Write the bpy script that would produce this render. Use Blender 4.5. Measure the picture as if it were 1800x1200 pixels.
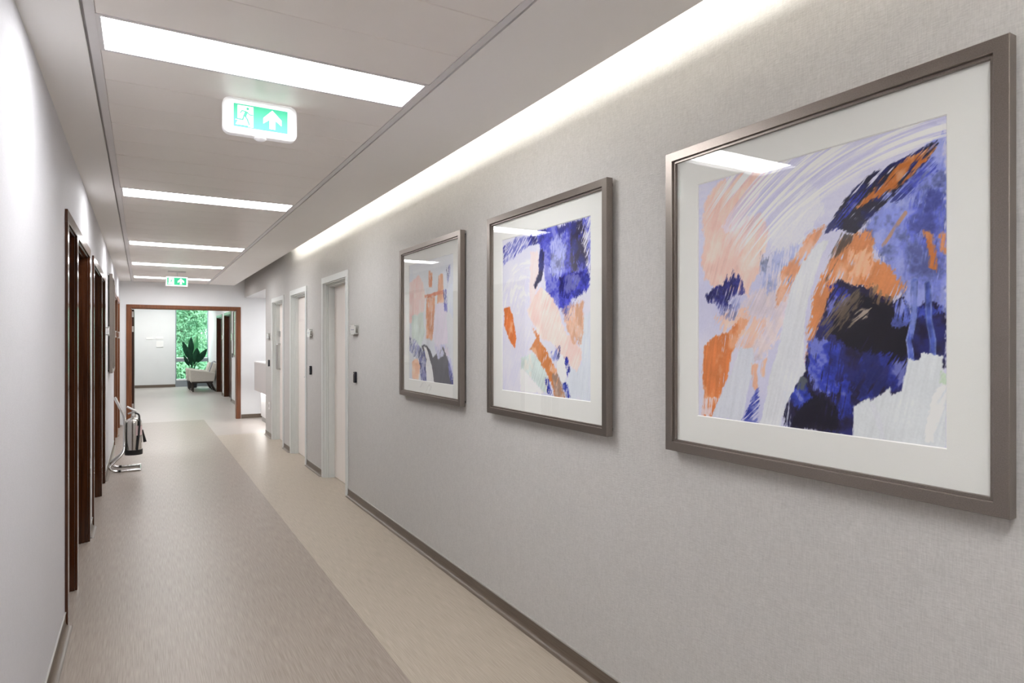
import bpy, bmesh, math, random
import numpy as np
from mathutils import Vector, Matrix

for _o in list(bpy.data.objects):
    bpy.data.objects.remove(_o, do_unlink=True)
S = bpy.context.scene
C = S.collection
R = math.radians
random.seed(7)

# ------------------------------------------------------------------ camera, sky, exposure
cam_d = bpy.data.cameras.new('camera')
cam_d.sensor_width = 36.0
cam_d.lens = 1120.0 / 1800.0 * 36.0
cam_d.clip_start = 0.02
cam_d.clip_end = 200
cam = bpy.data.objects.new('camera', cam_d)
C.objects.link(cam)
cam.location = (0, 0, 1.45)
cam.rotation_euler = (R(90), 0, -math.atan(650.0 / 1120.0))
S.camera = cam

world = bpy.data.worlds.new('sky')
S.world = world
world.use_nodes = True
wb = world.node_tree.nodes['Background']
wb.inputs[0].default_value = (0.80, 0.92, 1.0, 1)
wb.inputs[1].default_value = 6.0

S.view_settings.view_transform = 'Standard'
S.view_settings.look = 'None'
S.view_settings.gamma = 1
S.view_settings.use_curve_mapping = False
S.view_settings.exposure = 0.57
S.cycles.diffuse_bounces = 10
S.cycles.max_bounces = 14
S.cycles.transparent_max_bounces = 16
PANEL = 18.5       # radiance of the ceiling light panels
COVE = 27.0       # radiance of the cove strip

# ------------------------------------------------------------------ materials
M = {}


def lin(c):
    return tuple(((v / 255.0) / 12.92 if v / 255.0 <= 0.04045 else ((v / 255.0 + 0.055) / 1.055) ** 2.4) for v in c)


def mat(name, col, rough=0.5, metal=0.0, spec=0.5, emit=None, estr=0.0):
    m = bpy.data.materials.new(name)
    m.use_nodes = True
    b = m.node_tree.nodes['Principled BSDF']
    b.inputs['Base Color'].default_value = (*col, 1)
    b.inputs['Roughness'].default_value = rough
    b.inputs['Metallic'].default_value = metal
    b.inputs['Specular IOR Level'].default_value = spec
    if emit:
        b.inputs['Emission Color'].default_value = (*emit, 1)
        b.inputs['Emission Strength'].default_value = estr
    M[name] = m
    return m


def nodes(m):
    return m.node_tree.nodes, m.node_tree.links, m.node_tree.nodes['Principled BSDF']


def noise_col(m, scale, c0, c1, detail=3, bump=0.0, bdist=0.002, lo=0.3, hi=0.7, rough=None):
    """colour (and relief) varied by an object-space noise stretched by scale"""
    n, l, b = nodes(m)
    tc = n.new('ShaderNodeTexCoord')
    mp = n.new('ShaderNodeMapping')
    mp.inputs['Scale'].default_value = scale
    nz = n.new('ShaderNodeTexNoise')
    nz.inputs['Scale'].default_value = 1.0
    nz.inputs['Detail'].default_value = detail
    rp = n.new('ShaderNodeValToRGB')
    rp.color_ramp.elements[0].position = lo
    rp.color_ramp.elements[1].position = hi
    rp.color_ramp.elements[0].color = (*c0, 1)
    rp.color_ramp.elements[1].color = (*c1, 1)
    l.new(tc.outputs['Object'], mp.inputs[0])
    l.new(mp.outputs[0], nz.inputs[0])
    l.new(nz.outputs[0], rp.inputs[0])
    l.new(rp.outputs[0], b.inputs['Base Color'])
    if bump:
        bp = n.new('ShaderNodeBump')
        bp.inputs['Strength'].default_value = bump
        bp.inputs['Distance'].default_value = bdist
        l.new(nz.outputs[0], bp.inputs['Height'])
        l.new(bp.outputs[0], b.inputs['Normal'])
    return nz, rp, mp


def weave(m, base, amt, sx, sz, bump):
    """woven wallcovering: fine vertical threads crossed by shorter horizontal ones, with a soft large mottling"""
    n, l, b = nodes(m)
    tc = n.new('ShaderNodeTexCoord')

    def nz(scale, detail=2):
        mp = n.new('ShaderNodeMapping')
        mp.inputs['Scale'].default_value = scale
        t = n.new('ShaderNodeTexNoise')
        t.inputs['Scale'].default_value = 1
        t.inputs['Detail'].default_value = detail
        l.new(tc.outputs['Object'], mp.inputs[0])
        l.new(mp.outputs[0], t.inputs[0])
        return t.outputs[0]
    a = nz((sx, sx, sz))
    c = nz((sz * 1.4, sz * 1.4, sx))
    d = nz((16, 16, 16), 4)
    m1 = n.new('ShaderNodeMath'); m1.operation = 'ADD'
    l.new(a, m1.inputs[0]); l.new(c, m1.inputs[1])
    m2 = n.new('ShaderNodeMath'); m2.operation = 'MULTIPLY_ADD'
    l.new(d, m2.inputs[0]); m2.inputs[1].default_value = 0.28
    l.new(m1.outputs[0], m2.inputs[2])
    mr = n.new('ShaderNodeMapRange')
    mr.inputs[1].default_value = 0.64; mr.inputs[2].default_value = 1.64
    mr.inputs[3].default_value = 1 - amt; mr.inputs[4].default_value = 1 + amt
    l.new(m2.outputs[0], mr.inputs[0])
    mx = n.new('ShaderNodeVectorMath'); mx.operation = 'SCALE'
    mx.inputs[0].default_value = base
    l.new(mr.outputs[0], mx.inputs['Scale'])
    l.new(mx.outputs[0], b.inputs['Base Color'])
    bp = n.new('ShaderNodeBump')
    bp.inputs['Strength'].default_value = bump
    bp.inputs['Distance'].default_value = 0.002
    l.new(m1.outputs[0], bp.inputs['Height'])
    l.new(bp.outputs[0], b.inputs['Normal'])


weave(mat('wallcovering_grey', (0.5, 0.5, 0.5), 0.75, spec=0.25), (0.55, 0.538, 0.519), 0.14, 340, 45, 0.3)
weave(mat('wallcovering_white', (0.7, 0.7, 0.7), 0.7, spec=0.25), (0.60, 0.598, 0.622), 0.06, 220, 50, 0.15)
noise_col(mat('paint_white', (0.8, 0.8, 0.8), 0.65, spec=0.3), (3, 3, 3), (0.70, 0.706, 0.712), (0.72, 0.726, 0.732))
noise_col(mat('paint_ceiling', (0.8, 0.8, 0.8), 0.6, spec=0.3), (2, 2, 2), (0.88, 0.865, 0.845), (0.895, 0.88, 0.86))
noise_col(mat('plank_metal', (0.7, 0.7, 0.7), 0.36, spec=0.5), (5, 5, 5), (0.86, 0.82, 0.78), (0.875, 0.835, 0.795))
mat('trim_white_metal', (0.70, 0.685, 0.685), 0.35)
mat('groove_grey', (0.42, 0.41, 0.41), 0.5)
noise_col(mat('vinyl_warm', (0.4, 0.3, 0.3), 0.36, spec=0.32), (240, 7.0, 1), (0.245, 0.203, 0.169), (0.335, 0.286, 0.245), 3, 0.06, 0.001, 0.33, 0.67)
noise_col(mat('vinyl_sand', (0.4, 0.3, 0.3), 0.36, spec=0.32), (240, 7.0, 1), (0.35, 0.300, 0.240), (0.44, 0.386, 0.318), 3, 0.06, 0.001, 0.33, 0.67)
noise_col(mat('vinyl_skirting', (0.2, 0.15, 0.1), 0.4), (300, 6, 250), (0.10, 0.074, 0.053), (0.155, 0.120, 0.090), 3)
noise_col(mat('vinyl_pale', (0.4, 0.3, 0.3), 0.36, spec=0.5), (6.0, 120, 1), (0.34, 0.305, 0.28), (0.42, 0.38, 0.35), 4)
mat('cap_strip', (0.40, 0.39, 0.37), 0.45)
noise_col(mat('wood_dark', (0.1, 0.04, 0.02), 0.17, spec=0.5), (60, 60, 3), (0.036, 0.0105, 0.0035), (0.075, 0.023, 0.0075), 5)
noise_col(mat('wood_door', (0.1, 0.04, 0.02), 0.3, spec=0.4), (40, 40, 2), (0.018, 0.006, 0.003), (0.036, 0.011, 0.005), 5)
noise_col(mat('wood_red', (0.1, 0.04, 0.02), 0.3, spec=0.5), (50, 50, 3), (0.125, 0.040, 0.013), (0.21, 0.072, 0.026), 5)
mat('casing_grey', (0.68, 0.70, 0.68), 0.42)
noise_col(mat('door_cream', (0.7, 0.6, 0.55), 0.4), (14, 14, 1), (0.88, 0.82, 0.77), (0.90, 0.84, 0.79))
noise_col(mat('frame_pewter', (0.2, 0.17, 0.15), 0.34, metal=0.8), (520, 520, 520), (0.225, 0.193, 0.17), (0.29, 0.253, 0.228), 2)
mat('mat_board', (0.84, 0.84, 0.815), 0.8, spec=0.2)
mat('mat_core', (0.93, 0.93, 0.92), 0.7, spec=0.2)
mat('backing_board', (0.25, 0.22, 0.2), 0.8)
mat('steel', (0.62, 0.60, 0.57), 0.2, metal=1.0)
mat('chrome', (0.75, 0.75, 0.75), 0.1, metal=1.0)
mat('satin_steel', (0.55, 0.55, 0.54), 0.35, metal=1.0)
mat('rubber_black', (0.012, 0.012, 0.013), 0.5)
mat('plastic_black', (0.010, 0.009, 0.018), 0.25)
mat('plastic_white', (0.80, 0.80, 0.79), 0.4)
mat('paper_white', (0.78, 0.77, 0.76), 0.7)
mat('ink_grey', (0.30, 0.30, 0.40), 0.7)
mat('label_pink', (0.66, 0.50, 0.50), 0.6)
mat('lamp_diffuser', (0.9, 0.9, 0.9), 0.5, emit=(0.985, 0.985, 1.0), estr=PANEL)
mat('lamp_diffuser_far', (0.9, 0.9, 0.9), 0.5, emit=(1.0, 0.985, 0.965), estr=PANEL * 1.5)
mat('lamp_cove', (0.9, 0.9, 0.9), 0.5, emit=(1.0, 0.975, 0.90), estr=COVE)
mat('lamp_reception', (0.9, 0.9, 0.9), 0.5, emit=(0.98, 0.985, 1.0), estr=13.0)
mat('lamp_desk', (0.9, 0.9, 0.9), 0.5, emit=(1.0, 0.985, 0.96), estr=26.0)
mat('sign_white_lit', (0.85, 0.85, 0.85), 0.35, emit=(1.0, 0.98, 1.0), estr=0.14)
mat('sign_face_lit', (0.85, 0.85, 0.85), 0.4, emit=(0.92, 1.0, 0.98), estr=0.6)
mat('sign_green_lit', (0.02, 0.28, 0.16), 0.45, emit=(0.07, 0.56, 0.32), estr=0.6)
mat('sign_green_deep', (0.01, 0.34, 0.17), 0.4, emit=(0.0, 0.62, 0.26), estr=0.45)
mat('desk_front', (0.60, 0.57, 0.555), 0.45)
mat('laminate_white', (0.80, 0.79, 0.79), 0.35)
noise_col(mat('fabric_cream', (0.5, 0.5, 0.45), 0.9, spec=0.15), (90, 90, 90), (0.50, 0.475, 0.42), (0.58, 0.55, 0.50), 3, 0.2)
noise_col(mat('fabric_grey', (0.35, 0.35, 0.38), 0.9, spec=0.15), (60, 60, 60), (0.26, 0.27, 0.31), (0.40, 0.41, 0.45), 3, 0.2)
mat('wood_black', (0.02, 0.013, 0.010), 0.4)
mat('pot_dark', (0.03, 0.035, 0.045), 0.5)
mat('soil', (0.03, 0.02, 0.015), 0.9)
noise_col(mat('leaf_dark', (0.02, 0.1, 0.04), 0.5, spec=0.15), (20, 20, 6), (0.004, 0.026, 0.013), (0.008, 0.050, 0.024), 3)
mat('leaf_bright', (0.03, 0.22, 0.07), 0.4)
mat('aluminium_grey', (0.30, 0.33, 0.36), 0.4, metal=0.4)
for _nm, _c0, _c1 in (('foliage', (0.11, 0.26, 0.15), (0.27, 0.45, 0.27)), ('foliage_deep', (0.07, 0.20, 0.12), (0.18, 0.34, 0.21))):
    noise_col(mat(_nm, _c0, 0.85, spec=0.1), (1.2, 1.2, 1.2), _c0, _c1, 4, lo=0.36, hi=0.64)
    _n, _l, _b = nodes(M[_nm])
    _t = _n.new('ShaderNodeBsdfTranslucent')
    _x = _n.new('ShaderNodeMixShader'); _x.inputs[0].default_value = 0.5
    _l.new(_b.inputs['Base Color'].links[0].from_socket, _t.inputs[0])
    _l.new(_b.outputs[0], _x.inputs[1]); _l.new(_t.outputs[0], _x.inputs[2])
    _l.new(_x.outputs[0], _n['Material Output'].inputs[0])
noise_col(mat('bark', (0.1, 0.08, 0.05), 0.9), (8, 8, 2), (0.05, 0.035, 0.025), (0.13, 0.10, 0.07))
noise_col(mat('grass', (0.05, 0.2, 0.06), 0.9), (3, 3, 3), (0.03, 0.14, 0.05), (0.08, 0.28, 0.10))


def thin_glass(name, tint, ior=1.5):
    m = bpy.data.materials.new(name)
    m.use_nodes = True
    n, l = m.node_tree.nodes, m.node_tree.links
    n.remove(n['Principled BSDF'])
    out = n['Material Output']
    tr = n.new('ShaderNodeBsdfTransparent'); tr.inputs[0].default_value = (*tint, 1)
    gl = n.new('ShaderNodeBsdfGlossy'); gl.inputs['Roughness'].default_value = 0.0
    fr = n.new('ShaderNodeFresnel'); fr.inputs[0].default_value = ior
    mx = n.new('ShaderNodeMixShader')
    ge = n.new('ShaderNodeNewGeometry')
    mr = n.new('ShaderNodeMapRange')       # the same reflectance from either side of the pane
    mr.inputs[3].default_value = ior; mr.inputs[4].default_value = 1.0 / ior
    l.new(ge.outputs['Backfacing'], mr.inputs[0]); l.new(mr.outputs[0], fr.inputs[0])
    l.new(fr.outputs[0], mx.inputs[0]); l.new(tr.outputs[0], mx.inputs[1]); l.new(gl.outputs[0], mx.inputs[2])
    l.new(mx.outputs[0], out.inputs[0])
    M[name] = m
    m2 = bpy.data.materials.new(name + '_body')
    m2.use_nodes = True
    n, l = m2.node_tree.nodes, m2.node_tree.links
    n.remove(n['Principled BSDF'])
    t2 = n.new('ShaderNodeBsdfTransparent'); t2.inputs[0].default_value = (0.995, 1.0, 0.995, 1)
    l.new(t2.outputs[0], n['Material Output'].inputs[0])
    M[name + '_body'] = m2


thin_glass('glass_picture', (0.99, 0.99, 0.985), 1.45)
thin_glass('glass_window', (0.86, 0.95, 0.91))
thin_glass('acrylic', (0.97, 0.98, 0.97), 1.25)

_pm = bpy.data.materials.new('printed_paint')
_pm.use_nodes = True
_n, _l, _b = nodes(_pm)
_a = _n.new('ShaderNodeVertexColor'); _a.layer_name = 'paint'
_l.new(_a.outputs['Color'], _b.inputs['Base Color'])
_b.inputs['Roughness'].default_value = 0.75
_b.inputs['Specular IOR Level'].default_value = 0.15
M['printed_paint'] = _pm


# ------------------------------------------------------------------ mesh helpers
class MB:
    def __init__(self):
        self.v = []; self.f = []; self.mi = []

    def add(self, vs, fs, mi=0):
        o = len(self.v)
        self.v += [tuple(p) for p in vs]
        for f in fs:
            self.f.append([i + o for i in f]); self.mi.append(mi)
        return self

    def box(self, x0, x1, y0, y1, z0, z1, mi=0):
        vs = [(x, y, z) for z in (z0, z1) for y in (y0, y1) for x in (x0, x1)]
        return self.add(vs, [(0, 2, 3, 1), (4, 5, 7, 6), (0, 1, 5, 4), (2, 6, 7, 3), (0, 4, 6, 2), (1, 3, 7, 5)], mi)

    def prism(self, pts, axis, a, b, mi=0):
        """pts: polygon in the two axes other than axis (in x,y,z order), extruded a..b"""
        n = len(pts)

        def mk(p, t):
            return {'x': (t, p[0], p[1]), 'y': (p[0], t, p[1]), 'z': (p[0], p[1], t)}[axis]
        vs = [mk(p, a) for p in pts] + [mk(p, b) for p in pts]
        fs = [tuple(range(n))[::-1], tuple(range(n, 2 * n))] + [(i, (i + 1) % n, n + (i + 1) % n, n + i) for i in range(n)]
        return self.add(vs, fs, mi)

    def lathe(self, prof, cx, cy, seg=24, mi=0):
        vs = []
        for r, z in prof:
            for k in range(seg):
                a = 2 * math.pi * k / seg
                vs.append((cx + r * math.cos(a), cy + r * math.sin(a), z))
        fs = []
        for i in range(len(prof) - 1):
            for k in range(seg):
                k2 = (k + 1) % seg
                fs.append((i * seg + k, i * seg + k2, (i + 1) * seg + k2, (i + 1) * seg + k))
        fs.append(tuple(range(seg))[::-1])
        fs.append(tuple(range((len(prof) - 1) * seg, len(prof) * seg)))
        return self.add(vs, fs, mi)

    def tube(self, path, r, seg=10, mi=0, taper=None):
        P = [Vector(p) for p in path]
        n = len(P)
        T = [(P[min(i + 1, n - 1)] - P[max(i - 1, 0)]).normalized() for i in range(n)]
        up = Vector((0, 0, 1)) if abs(T[0].z) < 0.9 else Vector((1, 0, 0))
        N = (up - T[0] * up.dot(T[0])).normalized()
        vs = []
        for i in range(n):
            N = (N - T[i] * N.dot(T[i])).normalized()
            B = T[i].cross(N)
            rr = r if taper is None else r * taper[i]
            for k in range(seg):
                a = 2 * math.pi * k / seg
                vs.append(P[i] + (N * math.cos(a) + B * math.sin(a)) * rr)
        fs = []
        for i in range(n - 1):
            for k in range(seg):
                k2 = (k + 1) % seg
                fs.append((i * seg + k, (i + 1) * seg + k, (i + 1) * seg + k2, i * seg + k2))
        fs.append(tuple(range(seg)))
        fs.append(tuple(range((n - 1) * seg, n * seg))[::-1])
        return self.add(vs, fs, mi)

    def build(self, name, mats, parent=None, smooth=False, bevel=0.0, bseg=2):
        me = bpy.data.meshes.new(name)
        me.from_pydata(self.v, [], self.f)
        if isinstance(mats, str):
            mats = [mats]
        for k in mats:
            me.materials.append(M[k])
        if len(mats) > 1:
            me.polygons.foreach_set('material_index', self.mi)
        bm = bmesh.new(); bm.from_mesh(me)
        bmesh.ops.recalc_face_normals(bm, faces=bm.faces)
        bm.to_mesh(me); bm.free()
        if smooth:
            for p in me.polygons:
                p.use_smooth = True
            me.set_sharp_from_angle(angle=R(40))
        o = bpy.data.objects.new(name, me)
        C.objects.link(o)
        if parent:
            o.parent = parent
        if bevel:
            b = o.modifiers.new('bevel', 'BEVEL')
            b.width = bevel; b.segments = bseg; b.limit_method = 'ANGLE'
        return o


def rounded(pts, r, n=5):
    """polyline with rounded corners"""
    P = [Vector(p) for p in pts]
    out = [P[0]]
    for i in range(1, len(P) - 1):
        a = (P[i - 1] - P[i]); b = (P[i + 1] - P[i])
        d = min(r, a.length * 0.49, b.length * 0.49)
        s, e = P[i] + a.normalized() * d, P[i] + b.normalized() * d
        for k in range(n + 1):
            t = k / n
            out.append(s.lerp(P[i], t).lerp(P[i].lerp(e, t), t))
    out.append(P[-1])
    return out


def round_rect(w, h, r, n=6, cx=0, cz=0):
    pts = []
    for sx, sz, a0 in ((1, 1, 0), (-1, 1, 90), (-1, -1, 180), (1, -1, 270)):
        for k in range(n + 1):
            a = R(a0 + 90 * k / n)
            pts.append((cx + sx * (w / 2 - r) + r * math.cos(a), cz + sz * (h / 2 - r) + r * math.sin(a)))
    return pts


def tag(o, label=None, cat=None, group=None, kind=None):
    if label: o['label'] = label
    if cat: o['category'] = cat
    if group: o['group'] = group
    if kind: o['kind'] = kind
    return o


def thing(name, loc=(0, 0, 0), rz=0.0, label=None, cat=None, group=None, kind=None):
    o = bpy.data.objects.new(name, None)
    o.empty_display_size = 0.1
    C.objects.link(o)
    o.location = loc; o.rotation_euler = (0, 0, rz)
    return tag(o, label, cat, group, kind)


def copy_tree(o, parent=None):
    c = o.copy(); C.objects.link(c)
    c.parent = parent
    for ch in list(o.children):
        copy_tree(ch, c)
    return c


RIGHT, LEFT, NEARF = -math.pi / 2, math.pi / 2, 0.0   # rotation of things built with the viewer at -y: on right wall, left wall, wall facing the corridor

# ------------------------------------------------------------------ the corridor shell
XL, XR = -0.34, 1.675          # wall surfaces
YB, YE = -3.6, 12.95           # back wall, end wall
ZC = 2.50                      # ceiling
CASE_L = -0.327
WT = 0.25
FARX0, FARX1, FARY = -0.75, 1.87, 23.0
YR = 10.585                    # the right wall stops here, reception opens
ZL = 2.28                      # lintel over the reception opening

# floor: two sheets of vinyl along the corridor, a paler one in the waiting area
fl = MB().box(-1.4, 6.0, YB - 0.2, 23.2, -0.12, -0.004).build('floor', 'vinyl_pale')
tag(fl, 'pale vinyl floor running along the corridor', 'floor', kind='structure')
MB().box(XL - 0.2, 0.99, YB - 0.2, YE + 0.15, -0.004, 0.0).build('floor_sheet', 'vinyl_warm', fl)['label'] = 'warm greige streaked vinyl sheet'
MB().box(0.9905, XR + 0.2, YB - 0.2, YR + 0.2, -0.004, 0.0).build('floor_sheet', 'vinyl_sand', fl)['label'] = 'sandy streaked vinyl sheet along grey wall'
MB().box(0.9905, 6.0, YR + 0.2005, YE + 0.15, -0.004, 0.0).build('floor_sheet', 'vinyl_pale', fl)
MB().box(-1.4, 6.0, YE + 0.1505, 23.2, -0.004, 0.0).build('floor_sheet', 'vinyl_pale', fl)

# door positions: (centre, outer width of casing, outer height)
RD = [(6.445, 0.99, 2.125), (8.16, 0.955, 2.105), (9.535, 0.92, 2.085)]
CW = 0.062
# left units: outer start, outer end, inner openings
LD = [(3.94, 5.62, [(4.01, 4.49), (4.57, 5.53)], 2.125), (5.97, 7.82, [(6.04, 7.09), (7.18, 7.72)], 2.125),
      (10.42, 11.42, [(10.49, 11.32)], 2.14), (11.62, 12.66, [(11.69, 12.56)], 2.15)]

wr = MB()
y = YB
for c, w, h in RD:
    a, b = c - w / 2 + CW, c + w / 2 - CW
    wr.box(XR, XR + WT, y, a, 0, 2.78)
    wr.box(XR, XR + WT, a, b, h - CW, 2.78)
    y = b
wr.box(XR, XR + WT, y, YR, 0, 2.78)
wr.box(XR, XR + 0.01, YR, YE, ZL, 2.78).box(XR + 0.01, XR + WT, YR, YE, ZL + 0.2, 2.78)
tag(wr.build('wall_right', 'wallcovering_grey'), 'grey woven wallcovering wall with three cream doors', 'wall', kind='structure')

wl = MB()
y = YB
for a0, b0, ops, h in LD:
    for a, b in ops:
        wl.box(XL - WT, XL, y, a, 0, 2.62)
        wl.box(XL - WT, XL, a, b, h - CW, 2.62)
        y = b
wl.box(XL - WT, XL, y, YE, 0, 2.62)
tag(wl.build('wall_left', 'wallcovering_white'), 'white textured wall with dark wooden door frames', 'wall', kind='structure')

tag(MB().box(XL - WT, XR + WT, YB - 0.2, YB, 0, 2.78).build('wall_back', 'paint_white'), 'white wall closing the corridor behind the viewer', 'wall', kind='structure')

DX0, DX1, DZ = -0.17, 1.535, 2.035
we = MB().box(XL - WT, DX0, YE, YE + 0.15, 0, 2.78).box(DX1, 6.0, YE, YE + 0.15, 0, 2.78).box(DX0, DX1, YE, YE + 0.15, DZ, 2.78)
tag(we.build('wall_end', 'paint_white'), 'white end wall around the wide wooden doorway', 'wall', kind='structure')
# reception recess
tag(MB().box(XR + WT, 6.0, YR - 0.25, YR - 0.05, 0, 2.6).build('wall_reception', 'paint_white'), 'white side wall of the reception recess', 'wall', kind='structure')
tag(MB().box(5.8, 6.0, YR - 0.05, YE, 0, 2.6).build('wall_reception_back', 'paint_white'), 'white back wall of the reception recess', 'wall', kind='structure')
tag(MB().box(XR + WT, 5.8, YR - 0.05, YR, ZL, ZL + 0.2).box(XR + 0.0105, 5.8, YR, YE, ZL, ZL + 0.2).build('ceiling_reception', 'paint_white'), 'low white ceiling over the reception recess', 'ceiling', kind='structure')
# waiting area beyond the doorway
tag(MB().box(FARX0 - 0.2, FARX0, YE + 0.15, FARY + 0.2, 0, 2.9).build('wall_waiting_left', 'paint_white'), 'white left wall of the waiting area', 'wall', kind='structure')
FD = [(16.0, 16.0 + 1.05), (18.0, 18.0 + 1.05)]
WD = [(16.75, 18.33), (18.78, 20.25)]
wf = MB(); y = YE + 0.15
for a, b in WD:
    wf.box(FARX1, FARX1 + 0.2, y, a + CW, 0, 2.9).box(FARX1, FARX1 + 0.2, a + CW, b - CW, 2.13, 2.9)
    y = b - CW
wf.box(FARX1, FARX1 + 0.2, y, FARY + 0.2, 0, 2.9)
tag(wf.build('wall_waiting_right', 'paint_white'), 'white right wall of the waiting area with two dark doors', 'wall', kind='structure')
WX0, WX1 = 0.915, 1.868
tag(MB().box(FARX0, WX0, FARY, FARY + 0.2, 0, 2.9).box(WX0, WX1, FARY, FARY + 0.2, 2.72, 2.9).build('wall_far', 'paint_white'), 'white far wall beside the tall window', 'wall', kind='structure')
tag(MB().box(FARX0 - 0.2, FARX1 + 0.2, YE + 0.15, FARY + 0.2, 2.75, 2.95).build('ceiling_waiting', 'paint_white'), 'white ceiling of the waiting area', 'ceiling', kind='structure')

# skirting: coved vinyl upstand with a grey cap strip
def skirting(name, segs, side, x, label):
    """segs: (y0,y1); side +1 wall on the right (faces -x), -1 on the left"""
    b = MB()
    for y0, y1 in segs:
        prof = [(0, 0.068), (-0.004, 0.068), (-0.004, 0.024), (-0.0065, 0.014), (-0.0135, 0.0055), (-0.026, 0.0008), (-0.034, 0.0004), (0, 0.0004)]
        b.prism([(x + side * p[0], p[1]) for p in prof], 'y', y0, y1)
    o = b.build(name, 'vinyl_skirting', smooth=True)
    tag(o, label, 'baseboard', kind='structure')
    c = MB()
    for y0, y1 in segs:
        xs = sorted((x, x - side * 0.006))
        c.box(xs[0], xs[1], y0, y1, 0.068, 0.075)
    c.build('cap_strip', 'cap_strip', o)
    return o


segs = []; y = YB
for c, w, h in RD:
    segs.append((y, c - w / 2)); y = c + w / 2
segs.append((y, YR))
skirting('baseboard_right', segs, 1, XR, 'brown coved vinyl skirting under the grey wall')
segs = []; y = YB
for a, b, _, _ in LD:
    segs.append((y, a)); y = b
segs.append((y, YE))
skirting('baseboard_left', segs, -1, XL, 'brown coved vinyl skirting under the white wall')
segs = []; y = YE + 0.15
for a, b in WD:
    segs.append((y, a)); y = b
segs.append((y, FARY - 0.01))
skirting('baseboard_waiting', segs, 1, FARX1, 'brown skirting under the waiting area wall')
tag(MB().box(FARX0, WX0, FARY - 0.012, FARY, 0, 0.085).build('baseboard_far', 'vinyl_skirting'), 'brown skirting under the far white wall', 'baseboard', kind='structure')
tag(MB().box(1.615, 5.8, YE - 0.010, YE, 0, 0.075).build('baseboard_end', 'vinyl_skirting'), 'brown skirting under the end wall in reception', 'baseboard', kind='structure')

# ceiling: plaster margins, metal channels and planks; cove above the right margin
MOD = 0.2955
PX0, PX1 = -0.130, 1.018
GX = 1.495
ce = MB().box(XL, -0.170, YB, YE, ZC, ZC + 0.12).box(1.054, GX, YB, YE, ZC, ZC + 0.05)
ce.box(XL - WT, 1.30, YB, YE, ZC + 0.12, ZC + 0.28).box(1.30, XR + WT, YB, YE, 2.78, 2.9).box(1.28, 1.30, YB, YE, ZC + 0.05, 2.9)
ceil = tag(ce.build('ceiling', 'paint_ceiling'), 'white ceiling of metal planks between plaster margins', 'ceiling', kind='structure')
for a, b in ((-0.170, PX0), (PX1, 1.054)):
    w0, w1 = (a, a + 0.010) if a < 0 else (b - 0.010, b)
    f0, f1 = (a + 0.010, b) if a < 0 else (a, b - 0.010)
    MB().box(f0, f1, YB, YE, ZC - 0.002, ZC + 0.03).build('edge_channel', 'trim_white_metal', ceil)
    MB().box(w0, w1, YB, YE, ZC + 0.012, ZC + 0.03).build('shadow_groove', 'groove_grey', ceil)
LIGHT_K = [-18, -9, 0, 9, 18, 25, 32]
Y0 = 2.58 - MOD / 2
plank_me = None
k = -20
while True:
    ya = Y0 + k * MOD
    yb = ya + MOD
    if ya > YE - 0.02:
        break
    if k not in LIGHT_K and ya >= YB - 0.05:
        if yb <= YE and plank_me:
            o = bpy.data.objects.new('plank', plank_me); C.objects.link(o); o.parent = ceil
        else:
            ln = min(MOD, YE - ya)
            o = MB().box(PX0, PX1, 0.0012, ln - 0.0012, 0, 0.03).build('plank', 'plank_metal', ceil)
            bv = o.modifiers.new('bevel', 'BEVEL'); bv.width = 0.002; bv.segments = 1
            if yb <= YE:
                plank_me = o.data
        if not o.modifiers:
            bv = o.modifiers.new('bevel', 'BEVEL'); bv.width = 0.002; bv.segments = 1
        o.location = (0, ya, ZC + 0.0005 + 0.0006 * random.random())
    k += 1

WHICH = {-18: 'recessed light panel at the back end of the corridor ceiling', -9: 'recessed light panel over the large blue print',
         0: 'long white light panel just before the rounded exit sign', 9: 'second long white light panel beyond the rounded exit sign',
         18: 'third long white light panel beyond the rounded exit sign', 25: 'long light panel just before the hanging exit sign',
         32: 'long light panel nearest the wooden doorway'}
for k in LIGHT_K:
    yc = 2.58 + k * MOD
    t = thing('ceiling_light', ((PX0 + PX1) / 2, yc, ZC), 0, WHICH[k], 'light', 'recessed corridor light panels')
    hw, hd = (PX1 - PX0) / 2, MOD / 2
    f = MB()
    f.box(-hw, hw, -hd, -hd + 0.014, -0.001, 0.03).box(-hw, hw, hd - 0.014, hd, -0.001, 0.03)
    f.box(-hw, -hw + 0.014, -hd + 0.014, hd - 0.014, -0.001, 0.03).box(hw - 0.014, hw, -hd + 0.014, hd - 0.014, -0.001, 0.03)
    f.build('frame', 'trim_white_metal', t)
    MB().box(-hw + 0.014, hw - 0.014, -hd + 0.014, hd - 0.014, 0.018, 0.03).build('diffuser', 'lamp_diffuser', t)
cv = thing('cove_light', (1.46, YB, ZC + 0.05), 0, 'hidden light strip washing the top of the grey wall', 'light')
MB().box(-0.03, 0.0, 0.02, 8.35 - YB, 0, 0.012).build('channel', 'trim_white_metal', cv)
MB().box(-0.025, -0.005, 0.02, 8.33 - YB, 0.012, 0.028).build('diffuser', 'lamp_cove', cv)

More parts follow.
